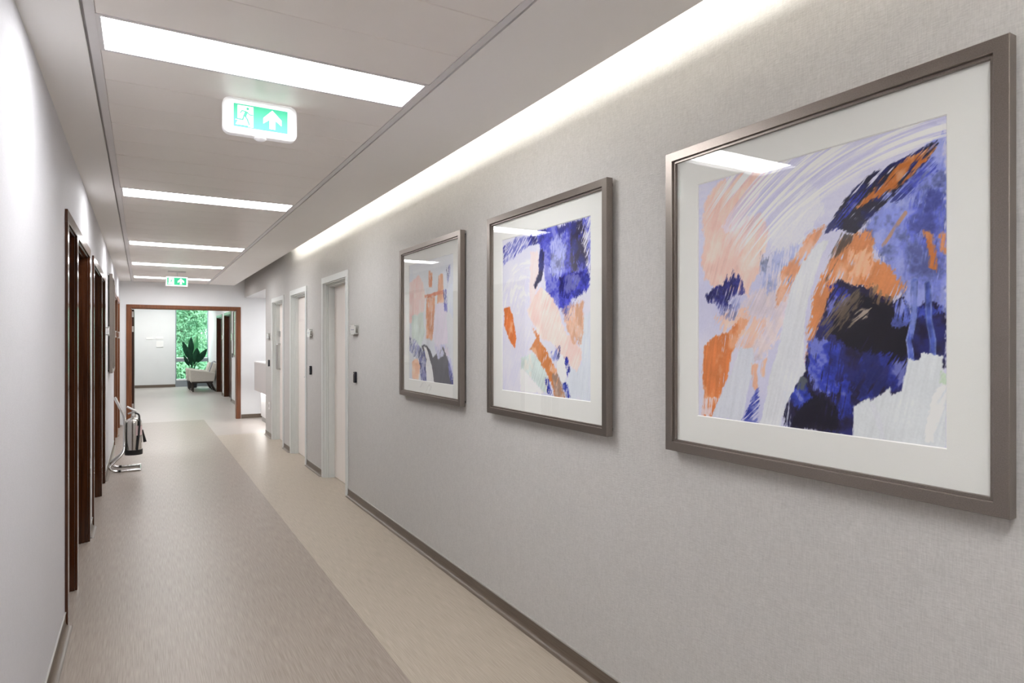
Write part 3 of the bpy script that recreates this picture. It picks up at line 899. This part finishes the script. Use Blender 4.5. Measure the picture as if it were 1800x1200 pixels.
def framed_print(name, loc, rz, w, h, aw, ah, img, label, gap=0.013, d=0.030):
    """w,h outer size; aw,ah size of the print; origin on the wall at the bottom middle; viewer at -y"""
    t = thing(name, loc, rz, label, 'picture', 'framed abstract prints' if rz == RIGHT else None)
    fw = 0.040
    prof = [(0.0, -gap), (0.0, -gap - d), (0.0015, -gap - d - 0.0015), (fw - 0.009, -gap - d - 0.0015), (fw - 0.008, -gap - d), (fw - 0.008, -gap - d + 0.007), (fw, -gap - d + 0.007), (fw, -gap)]
    hw = w / 2
    cor = [(-hw, 0), (hw, 0), (hw, h), (-hw, h)]
    inn = [(1, 1), (-1, 1), (-1, -1), (1, -1)]
    for i in range(4):
        j = (i + 1) % 4
        vs = []
        for (cx, cz), (sx, sz) in ((cor[i], inn[i]), (cor[j], inn[j])):
            for a, yy in prof:
                vs.append((cx + sx * a, yy, cz + sz * a))
        n = len(prof)
        fs = [tuple(range(n)), tuple(range(n, 2 * n))] + [(k, (k + 1) % n, n + (k + 1) % n, n + k) for k in range(n)]
        MB().add(vs, fs).build('frame_rail', 'frame_pewter', t)
    x0, x1, z0, z1 = -hw + fw, hw - fw, fw, h - fw
    ym = -gap - 0.008       # back of the mat
    MB().box(x0, x1, ym + 0.0006, -gap - 0.001, z0, z1).build('backing', 'backing_board', t)
    # mat board with a bevelled window
    ax0, ax1 = -aw / 2, aw / 2
    az0 = h / 2 - ah / 2; az1 = az0 + ah
    bv = 0.0028
    O = [(x0, z0), (x1, z0), (x1, z1), (x0, z1)]
    A = [(ax0 - bv, az0 - bv), (ax1 + bv, az0 - bv), (ax1 + bv, az1 + bv), (ax0 - bv, az1 + bv)]
    B = [(ax0, az0), (ax1, az0), (ax1, az1), (ax0, az1)]
    yf = ym - 0.003
    vs = [(p[0], yf, p[1]) for p in O] + [(p[0], yf, p[1]) for p in A] + [(p[0], ym, p[1]) for p in B] + [(p[0], ym, p[1]) for p in O]
    mb = MB()
    mb.add(vs, [(i, (i + 1) % 4, 4 + (i + 1) % 4, 4 + i) for i in range(4)] + [(12 + i, 12 + (i + 1) % 4, 8 + (i + 1) % 4, 8 + i) for i in range(4)] + [(i, (i + 1) % 4, 12 + (i + 1) % 4, 12 + i) for i in range(4)], 0)
    mb.add(vs, [(4 + i, 4 + (i + 1) % 4, 8 + (i + 1) % 4, 8 + i) for i in range(4)], 1)
    mb.build('mat_board', ['mat_board', 'mat_core'], t)
    p = print_mesh('print', img, aw, ah, ax0, az0, ym + 0.0003)
    p.parent = t
    g = MB()
    yg = -gap - d + 0.012
    vs = [(x, yy, z) for z in (z0, z1) for yy in (yg, yg + 0.002) for x in (x0, x1)]
    g.add(vs, [(0, 1, 5, 4)], 0)
    g.add(vs, [(0, 2, 3, 1), (4, 5, 7, 6), (2, 6, 7, 3), (0, 4, 6, 2), (1, 3, 7, 5)], 1)
    g.build('glass', ['glass_picture', 'glass_picture_body'], t)
    for sx in (-1, 1):
        for zz in (0.02, h - 0.03):
            MB().box(sx * (hw - 0.02) - 0.006, sx * (hw - 0.02) + 0.006, -gap, 0, zz, zz + 0.012).build('bumper', 'rubber_black', t)
    return t


ARCS = [(1000, -20, 950, 1330, 84, 138, (176, 174, 206), 0.45, 11), (1000, -20, 935, 1330, 84, 140, (234, 233, 241), 0.85, 8), (1000, -20, 925, 965, 86, 134, (232, 232, 240), 0.9, 30)]
img1 = paint(PAINT_ARC, ((206, 204, 222), (186, 186, 214)), 430, 520, 3, ARCS, arcs_at=16)
img2 = paint(PAINT_FALL, ((212, 211, 231), (200, 200, 224)), 240, 320, 5, [(300, 500, 60, 360, 60, 200, (228, 228, 240), 0.5, 16)], 2.0)
img3 = paint(PAINT_HOUSE, ((212, 214, 218), (198, 202, 212)), 190, 260, 9, None, 2.6)
ZP = 1.062
framed_print('framed_print', (XR, 1.182, ZP), RIGHT, 1.054, 1.060, 0.780, 0.790, img1, 'large abstract print with a sweeping dark arc and white strokes over deep blue')
framed_print('framed_print', (XR, 2.565, ZP), RIGHT, 1.040, 1.056, 0.767, 0.790, img2, 'framed abstract print with blue top and falling pink and orange shapes')
t3 = framed_print('framed_print', (XR, 3.940, ZP), RIGHT, 1.034, 1.052, 0.748, 0.808, img3, 'framed abstract print of faded pink, orange and grey nearest the cream doors')
sg = MB().tube(rounded([(-0.16, -0.0252, 0.075), (-0.12, -0.0252, 0.105), (-0.05, -0.0252, 0.118), (-0.02, -0.0252, 0.085), (0.02, -0.0252, 0.112), (0.03, -0.0252, 0.07)], 0.03), 0.0011, 5)
sg.build('reflection_squiggle', 'trim_white_metal', t3)  # reflection over the mat, modelled as a thin pale line
# pictures on the white wall, seen edge-on, and one in the waiting area
soft = [('p', [(0, 0), (1000, 0), (1000, 400), (600, 520), (300, 380), (0, 460)], (150, 152, 165), 60, 10, 0.1, 0.9), ('p', [(200, 500), (500, 800), (800, 620), (600, 480)], (196, 170, 160), 50, 40, 0.2, 0.9)]
img4 = paint(soft, ((212, 212, 216), (188, 190, 200)), 60, 90, 21)
framed_print('framed_picture', (XL, 8.95, 1.085), LEFT, 0.60, 1.145, 0.40, 0.85, img4, 'deep grey framed picture on the white wall next to the dark double door')
framed_print('framed_picture', (XL, 9.66, 1.085), LEFT, 0.64, 1.145, 0.44, 0.85, img4[:, ::-1], 'shallow grey framed picture on the white wall before the third dark door', gap=0.003, d=0.024)
framed_print('framed_picture', (FARX1, 15.62, 1.09), RIGHT, 1.00, 1.08, 0.70, 0.80, img4[::-1], 'framed picture in the waiting area just beyond the doorway')

# ------------------------------------------------------------------ exit signs
def sign_face(parent, w, h, y, green, lit):
    """green plate with the running figure and arrow; drawn in 0..870 x 0..372 units, origin top left"""
    k = w / 870.0; kz = h / 372.0
    P = lambda x, yy: ((x - 435) * k, (186 - yy) * kz)
    MB().prism(round_rect(w, h, 0.002), 'y', y, y - 0.002).build('green_plate', green, parent)

    def flat(polys, name, m, d0, d1):
        b = MB()
        for pl in polys:
            b.prism([P(*q) for q in pl], 'y', y - d0, y - d1)
        return b.build(name, m, parent)
    flat([[(62, 22), (308, 22), (308, 362), (232, 362), (232, 340), (30, 340), (66, 268), (20, 268), (62, 240)]], 'door_pictogram', lit, 0.002, 0.0032)

    def strip(pts, wd):
        out = []
        for (x0, y0), (x1, y1) in zip(pts[:-1], pts[1:]):
            dx, dy = x1 - x0, y1 - y0; L = math.hypot(dx, dy); nx, ny = -dy / L * wd / 2, dx / L * wd / 2
            ex, ey = dx / L * wd * 0.25, dy / L * wd * 0.25
            out.append([(x0 + nx - ex, y0 + ny - ey), (x1 + nx + ex, y1 + ny + ey), (x1 - nx + ex, y1 - ny + ey), (x0 - nx - ex, y0 - ny - ey)])
        return out
    man = [[(220 + 22 * math.cos(a), 66 + 22 * math.sin(a)) for a in [2 * math.pi * i / 14 for i in range(14)]]]
    man += [[(180, 108), (222, 116), (196, 196), (146, 190)]]
    man += strip([(212, 122), (250, 158), (300, 158)], 17) + strip([(186, 114), (130, 108), (104, 148)], 17)
    man += strip([(160, 188), (142, 250), (46, 250)], 22) + strip([(180, 190), (214, 240), (244, 320)], 22)
    flat(man, 'running_figure', green, 0.0032, 0.0042)
    flat([[(615, 24), (768, 168), (768, 262), (664, 186), (664, 336), (570, 336), (570, 186), (470, 262), (470, 168)]], 'arrow', lit, 0.002, 0.0032)


t = thing('exit_sign', (0.449, 2.96, ZC - 0.078), 0, 'rounded white exit sign with running figure and arrow beside the light panel', 'exit sign')
MB().prism(round_rect(0.305, 0.156, 0.03), 'y', 0.0, 0.045).build('housing', 'sign_white_lit', t, bevel=0.006, smooth=True)
MB().prism(round_rect(0.270, 0.128, 0.02), 'y', -0.004, 0.0).build('diffuser', 'sign_face_lit', t, bevel=0.002)
sign_face(t, 0.222, 0.098, -0.004, 'sign_green_lit', 'sign_face_lit')
lens = MB().lathe([(0.026, -0.078), (0.026, -0.083), (0.018, -0.089), (0.006, -0.092)], 0.0, 0.022, 20)
lens.build('lens', 'sign_white_lit', t, smooth=True)
t = thing('exit_sign', (0.450, 10.80, 2.285), 0, 'small green exit sign hanging from a ceiling plate near the doorway', 'exit sign')
MB().prism(round_rect(0.30, 0.155, 0.012, cz=0.066), 'y', 0.0, 0.04).build('housing', 'trim_white_metal', t, bevel=0.004)
fe = bpy.data.objects.new('face', MB().prism(round_rect(0.285, 0.135, 0.004), 'y', -0.003, 0.0).build('tmp', 'sign_face_lit').data)
bpy.data.objects.remove(bpy.data.objects['tmp']); C.objects.link(fe); fe.parent = t; fe.location = (0, 0, 0.066)
sign_face(fe, 0.255, 0.108, -0.003, 'sign_green_deep', 'sign_face_lit')
MB().lathe([(0.010, 0.14), (0.010, 0.205)], 0.0, 0.02, 12).build('stem', 'trim_white_metal', t)
MB().box(-0.12, 0.12, -0.05, 0.09, 0.200, 0.2147).build('ceiling_plate', 'trim_white_metal', t, bevel=0.004)

# ------------------------------------------------------------------ small wall fittings
def name_plate(loc, rz, label, w=0.17, h=0.095):
    t = thing('door_sign', loc, rz, label, 'sign', 'small clear door signs')
    MB().box(-w / 2, w / 2, -0.004, 0.0, -h / 2, h / 2).build('back_plate', 'acrylic_body', t)
    for sx in (-1, 1):
        for sz in (-1, 1):
            b = MB().lathe([(0.006, 0), (0.006, 0.034)], 0, 0, 10)
            b.v = [(sx * (w / 2 - 0.012) + p[0], -0.004 - p[2], sz * (h / 2 - 0.012) + p[1]) for p in b.v]
            b.build('standoff', 'satin_steel', t, smooth=True)
    MB().box(-w / 2 + 0.004, w / 2 - 0.004, -0.031, -0.030, -h / 2 + 0.004, h / 2 - 0.004).build('paper', 'paper_white', t)
    MB().box(-w / 2 + 0.03, w / 2 - 0.045, -0.0315, -0.031, -0.004, 0.002).build('text_line', 'ink_grey', t)
    g = MB(); x0, x1, z0, z1 = -w / 2, w / 2, -h / 2, h / 2
    vs = [(x, yy, z) for z in (z0, z1) for yy in (-0.036, -0.032) for x in (x0, x1)]
    g.add(vs, [(0, 1, 5, 4)], 0)
    g.add(vs, [(0, 2, 3, 1), (4, 5, 7, 6), (2, 6, 7, 3), (0, 4, 6, 2), (1, 3, 7, 5)], 1)
    g.build('front_plate', ['acrylic', 'acrylic_body'], t)


def reader(loc, rz, label):
    t = thing('card_reader', loc, rz, label, 'card reader', 'black card readers')
    MB().prism(round_rect(0.045, 0.10, 0.010), 'y', -0.024, 0.0).build('body', 'plastic_black', t, bevel=0.004, smooth=True)
    MB().box(-0.004, 0.004, -0.0255, -0.024, 0.030, 0.036).build('indicator', 'paper_white', t)


name_plate((XR, 5.70, 1.557), RIGHT, 'clear door sign beside the cream door next to the framed prints')
name_plate((XR, 7.47, 1.549), RIGHT, 'clear door sign between the first and second cream doors')
reader((XR, 5.69, 1.127), RIGHT, 'black card reader beside the cream door next to the framed prints')
reader((XR, 7.45, 1.122), RIGHT, 'black card reader between the first and second cream doors')
reader((XR, 10.22, 1.122), RIGHT, 'black card reader beside the wall corner at reception')
name_plate((XR, 10.24, 1.535), RIGHT, 'clear door sign beside the wall corner at reception', 0.15, 0.095)
t = thing('wall_socket', (XR, 10.22, 0.475), RIGHT, 'small white wall socket low on the grey wall near reception', 'socket')
MB().prism(round_rect(0.075, 0.11, 0.006), 'y', -0.010, 0.0).build('plate', 'plastic_white', t, bevel=0.002)
MB().prism(round_rect(0.035, 0.045, 0.004), 'y', -0.013, -0.010).build('outlet', 'cap_strip', t)
name_plate((XL, 8.00, 1.56), LEFT, 'clear door sign beside the second dark double door', 0.15, 0.10)
name_plate((XL, 10.17, 1.55), LEFT, 'clear door sign before the third dark door', 0.12, 0.10)
name_plate((XL, 11.52, 1.55), LEFT, 'clear door sign between the last two dark doors', 0.12, 0.11)
name_plate((FARX1, 18.55, 1.56), RIGHT, 'clear door sign between the two waiting area doors', 0.15, 0.12)
name_plate((FARX1, 16.46, 1.56), RIGHT, 'clear door sign beside the nearer waiting area door', 0.15, 0.16)
reader((FARX1, 16.46, 1.12), RIGHT, 'black card reader beside the nearer waiting area door')
for x, z, w, h, lb in ((0.20, 1.555, 0.20, 0.075, 'flat white notice plate alone on the far white wall'), (0.475, 1.565, 0.20, 0.075, 'upper white plate of the pair on the far wall'), (0.480, 1.36, 0.20, 0.19, 'square white plate under another on the far wall')):
    t = thing('wall_plate', (x, FARY, z), 0, lb, 'wall plate')
    MB().box(-w / 2, w / 2, -0.02, 0, -h / 2, h / 2).build('plate', 'plastic_white', t, bevel=0.003)
    MB().box(-w / 2 + 0.02, w / 2 - 0.02, -0.022, -0.02, -h / 2 + 0.02, h / 2 - 0.02).build('panel', 'paper_white', t)

# ------------------------------------------------------------------ fire extinguisher on its chrome stand
Yx = 8.45
st = thing('extinguisher_stand', (-0.17, Yx, 0), 0, 'chrome tube stand bent in a zigzag against the white wall', 'stand')
r = 0.0125
for sy in (-1, 1):
    yy = sy * 0.155
    yt = sy * 0.05
    p = [(0.157, 0.0 if False else yy, r), (-0.10, yy, r), (-0.152, yy, 0.055), (-0.008, yy * 0.6, 0.20), (-0.003, yt, 0.30), (-0.003, yt, 0.60), (-0.098, yt, 0.82)]
    MB().tube(rounded(p, 0.06, 6), r, 12).build('tube', 'chrome', st, smooth=True)
    MB().tube([(-0.06, yy, r + 0.001), (-0.035, yy, r + 0.001)], r * 1.0 + 0.0008, 12).build('rubber_foot', 'rubber_black', st, smooth=True)
MB().tube([(0.152, -0.165, r), (0.152, 0.165, r)], r, 12).build('cross_tube', 'chrome', st, smooth=True)
MB().box(-0.099, -0.006, -0.05, 0.05, 0.0, 0.008).build('head_plate', 'satin_steel', st)
hp = [q for q in st.children if q.name.startswith('head_plate')][0]
hp.rotation_euler = (0, R(66.6), 0); hp.location = (-0.055, 0, 0.715)
MB().box(-0.008, 0.004, -0.06, 0.06, 0.22, 0.60).build('back_plate', 'satin_steel', st)

ex = thing('fire_extinguisher', (-0.085, Yx, 0.165), 0, 'polished steel fire extinguisher with black hose hung on the chrome stand', 'fire extinguisher')
er = 0.083
MB().lathe([(er, 0.05), (er, 0.355), (er * 0.96, 0.378), (er * 0.8, 0.398), (er * 0.5, 0.412), (0.028, 0.418), (0.026, 0.435)], 0, 0, 32).build('cylinder', 'steel', ex, smooth=True)
MB().lathe([(er + 0.006, 0.0), (er + 0.008, 0.055), (er + 0.001, 0.058)], 0, 0, 32).build('base_ring', 'rubber_black', ex, smooth=True)
vb = MB().lathe([(0.024, 0.432), (0.024, 0.462), (0.017, 0.468), (0.017, 0.492)], 0, 0, 16)
valve = vb.build('valve', 'satin_steel', ex, smooth=True)
lv = MB().tube(rounded([(0.03, 0, 0.492), (0.0, 0, 0.505), (-0.065, 0, 0.545)], 0.02), 0.011, 10)
lv.build('lever', 'plastic_white', valve, smooth=True)
MB().tube(rounded([(0.02, 0, 0.475), (-0.02, 0, 0.478), (-0.055, 0, 0.462)], 0.02), 0.008, 8).build('carry_handle', 'satin_steel', valve, smooth=True)
gg = MB().lathe([(0.014, 0), (0.014, 0.012)], 0, 0, 14)
gg.v = [(p[0], -0.022 - p[2], 0.452 + p[1]) for p in gg.v]
gg.build('gauge', 'plastic_white', valve, smooth=True)
hs = rounded([(0.02, -0.01, 0.470), (0.055, -0.045, 0.455), (0.060, -0.078, 0.36), (0.050, -0.088, 0.20), (0.035, -0.096, 0.06)], 0.05, 6)
hose = MB().tube(hs, 0.010, 10).build('hose', 'rubber_black', ex, smooth=True)
nz = MB().tube([(0.088, 0.02, 0.27), (0.112, 0.03, 0.13)], 0.012, 12, taper=[0.5, 1.5])
nz.build('nozzle', 'rubber_black', ex, smooth=True)
lb = MB()
for k in range(12):
    a0, a1 = R(-75 + 8 * k), R(-75 + 8 * (k + 1)); q = er + 0.0008
    lb.add([(q * math.cos(a0), q * math.sin(a0), 0.22), (q * math.cos(a1), q * math.sin(a1), 0.22), (q * math.cos(a1), q * math.sin(a1), 0.33), (q * math.cos(a0), q * math.sin(a0), 0.33)], [(0, 1, 2, 3)])
lb.build('label', 'label_pink', ex, smooth=True)
MB().box(-0.092, -0.075, -0.03, 0.03, 0.30, 0.34).build('hook', 'satin_steel', ex)

# ------------------------------------------------------------------ reception desk
dk = thing('reception_desk', (1.80, 11.5, 0), 0, 'white reception desk with grey raised counter and lit base', 'desk')
MB().box(0.0, 0.50, -0.75, 1.13, 0.55, 1.065).build('counter_front', 'desk_front', dk, bevel=0.004)
MB().box(-0.005, 0.505, -0.755, 1.135, 1.065, 1.085).build('counter_top', 'laminate_white', dk, bevel=0.003)
MB().box(0.085, 0.50, -0.72, 0.93, 0.09, 0.55).build('base', 'laminate_white', dk)
MB().box(0.10, 0.48, -0.70, 0.91, 0.0, 0.09).build('plinth', 'cap_strip', dk)
MB().box(0.03, 0.06, -0.70, 1.05, 0.543, 0.55).build('light_strip', 'lamp_desk', dk)

# ------------------------------------------------------------------ armchairs and plant in the waiting area
def armchair(loc, rz, label, throw):
    t = thing('armchair', loc, rz, label, 'armchair', 'cream armchairs by the window')
    W, D = 0.68, 0.66
    MB().box(-W / 2 + 0.10, W / 2 - 0.10, -D / 2, D / 2 - 0.12, 0.27, 0.44).build('seat', 'fabric_cream', t, bevel=0.03, bseg=3, smooth=True)
    bk = MB().prism([(D / 2 - 0.20, 0.40), (D / 2 - 0.06, 0.28), (D / 2 + 0.04, 0.80), (D / 2 - 0.07, 0.83)], 'x', -W / 2 + 0.09, W / 2 - 0.09)
    bk.build('backrest', 'fabric_cream', t, bevel=0.035, bseg=3, smooth=True)
    for s in (-1, 1):
        xs = sorted((s * (W / 2), s * (W / 2 - 0.10)))
        MB().prism([(-D / 2 - 0.01, 0.29), (D / 2 - 0.05, 0.29), (D / 2 - 0.01, 0.55), (-D / 2 - 0.03, 0.65)], 'x', xs[0], xs[1]).build('arm', 'fabric_cream', t, bevel=0.03, bseg=3, smooth=True)
    MB().box(-W / 2 + 0.03, W / 2 - 0.03, -D / 2 + 0.03, D / 2 - 0.08, 0.25, 0.29).build('seat_frame', 'wood_black', t)
    for sx in (-1, 1):
        for sy in (-1, 1):
            x, y = sx * (W / 2 - 0.07), sy * (D / 2 - 0.07)
            MB().tube([(x, y - (0.06 if sy > 0 else 0.0), 0.26), (x + sx * 0.01, y + (0.06 if sy > 0 else -0.01), 0.0)], 0.022, 8, taper=[1.1, 0.7]).build('leg', 'wood_black', t, smooth=True)
    if throw:
        b = MB()
        n, m = 14, 6
        for i in range(n):
            s = i / (n - 1)
            for j in range(m):
                x = -0.06 + 0.20 * j / (m - 1) + 0.02 * math.sin(7 * s)
                if s < 0.5:
                    yy = D / 2 - 0.19 + 0.12 * (s * 2); zz = 0.46 + 0.40 * (s * 2)
                else:
                    yy = D / 2 - 0.04 + 0.12 * min(1, (s - 0.5) * 4) - 0.0; zz = 0.865 - 0.22 * max(0, (s - 0.55) * 2)
                b.v.append((x, yy - 0.012 * math.sin(9 * j / m + 3 * s), zz + 0.012))
        for i in range(n - 1):
            for j in range(m - 1):
                b.f.append([i * m + j, i * m + j + 1, (i + 1) * m + j + 1, (i + 1) * m + j]); b.mi.append(0)
        o = b.build('throw_blanket', 'fabric_grey', None, smooth=True)
        o.location = loc; o.rotation_euler = (0, 0, rz)
        md = o.modifiers.new('thick', 'SOLIDIFY'); md.thickness = 0.012
        tag(o, 'grey throw draped over the back of the nearer armchair', 'blanket')
    return t


armchair((1.53, 20.68, 0), RIGHT, 'cream armchair with grey throw nearest the dark doors', True)
armchair((1.50, 21.55, 0), RIGHT, 'cream armchair half hidden behind another by the window', False)

pl = thing('potted_plant', (1.36, 22.35, 0), 0, 'tall dark green plant with upright paddle leaves by the window', 'plant')
MB().lathe([(0.13, 0.0), (0.17, 0.42), (0.175, 0.44), (0.155, 0.44), (0.15, 0.40)], 0, 0, 24).build('pot', 'pot_dark', pl, smooth=True)
MB().lathe([(0.149, 0.395), (0.149, 0.405)], 0, 0, 20).build('soil', 'soil', pl)


def paddle(base, tip, width, m, twist=0.0, frac=0.5):
    """a stalk rising from the pot that opens into a pointed paddle blade"""
    b = MB()
    B, T = Vector(base), Vector(tip)
    mid = B.lerp(T, 1 - frac)
    mid.x = B.x + (T.x - B.x) * 0.40; mid.y = B.y + (T.y - B.y) * 0.40
    b.tube([B, B.lerp(mid, 0.5) + Vector((0, 0, 0.03)), mid], 0.011, 6, taper=[1.2, 1, 0.8])
    ax = (T - mid); L = ax.length; ax.normalize()
    side = Vector((math.cos(twist), math.sin(twist), 0)); side = (side - ax * side.dot(ax)).normalized()
    nrm = ax.cross(side)
    n = 12; o = len(b.v)
    for i in range(n + 1):
        s = i / n
        w = width * (math.sin(math.pi * min(1, s * 0.93 + 0.06)) ** 0.8) * (1 - 0.25 * s)
        c = mid + ax * (L * s) + nrm * (0.05 * L * s * s)
        for q in (-1, -0.5, 0, 0.5, 1):
            b.v.append(tuple(c + side * (w * q) + nrm * (0.35 * w * abs(q))))
    for i in range(n):
        for j in range(4):
            b.f.append([o + i * 5 + j, o + i * 5 + j + 1, o + (i + 1) * 5 + j + 1, o + (i + 1) * 5 + j]); b.mi.append(0)
    return b.build('leaf', m, pl, smooth=True)


LV = [((-0.27, 0.0, 1.46), 0.095, 'leaf_dark'), ((-0.02, 0.05, 1.60), 0.10, 'leaf_dark'), ((0.15, 0.18, 1.67), 0.09, 'leaf_bright'),
      ((0.13, -0.12, 1.25), 0.115, 'leaf_dark'), ((0.43, 0.02, 1.22), 0.10, 'leaf_dark'), ((-0.24, -0.1, 1.02), 0.06, 'leaf_dark'), ((-0.12, -0.05, 1.20), 0.09, 'leaf_dark'), ((0.02, -0.02, 1.02), 0.11, 'leaf_dark')]
for i, (tp, w, m) in enumerate(LV):
    paddle((0.05 * math.cos(i * 2.2), 0.05 * math.sin(i * 2.2), 0.40), tp, w, m, 0.25 * math.sin(i * 1.7), 0.52)
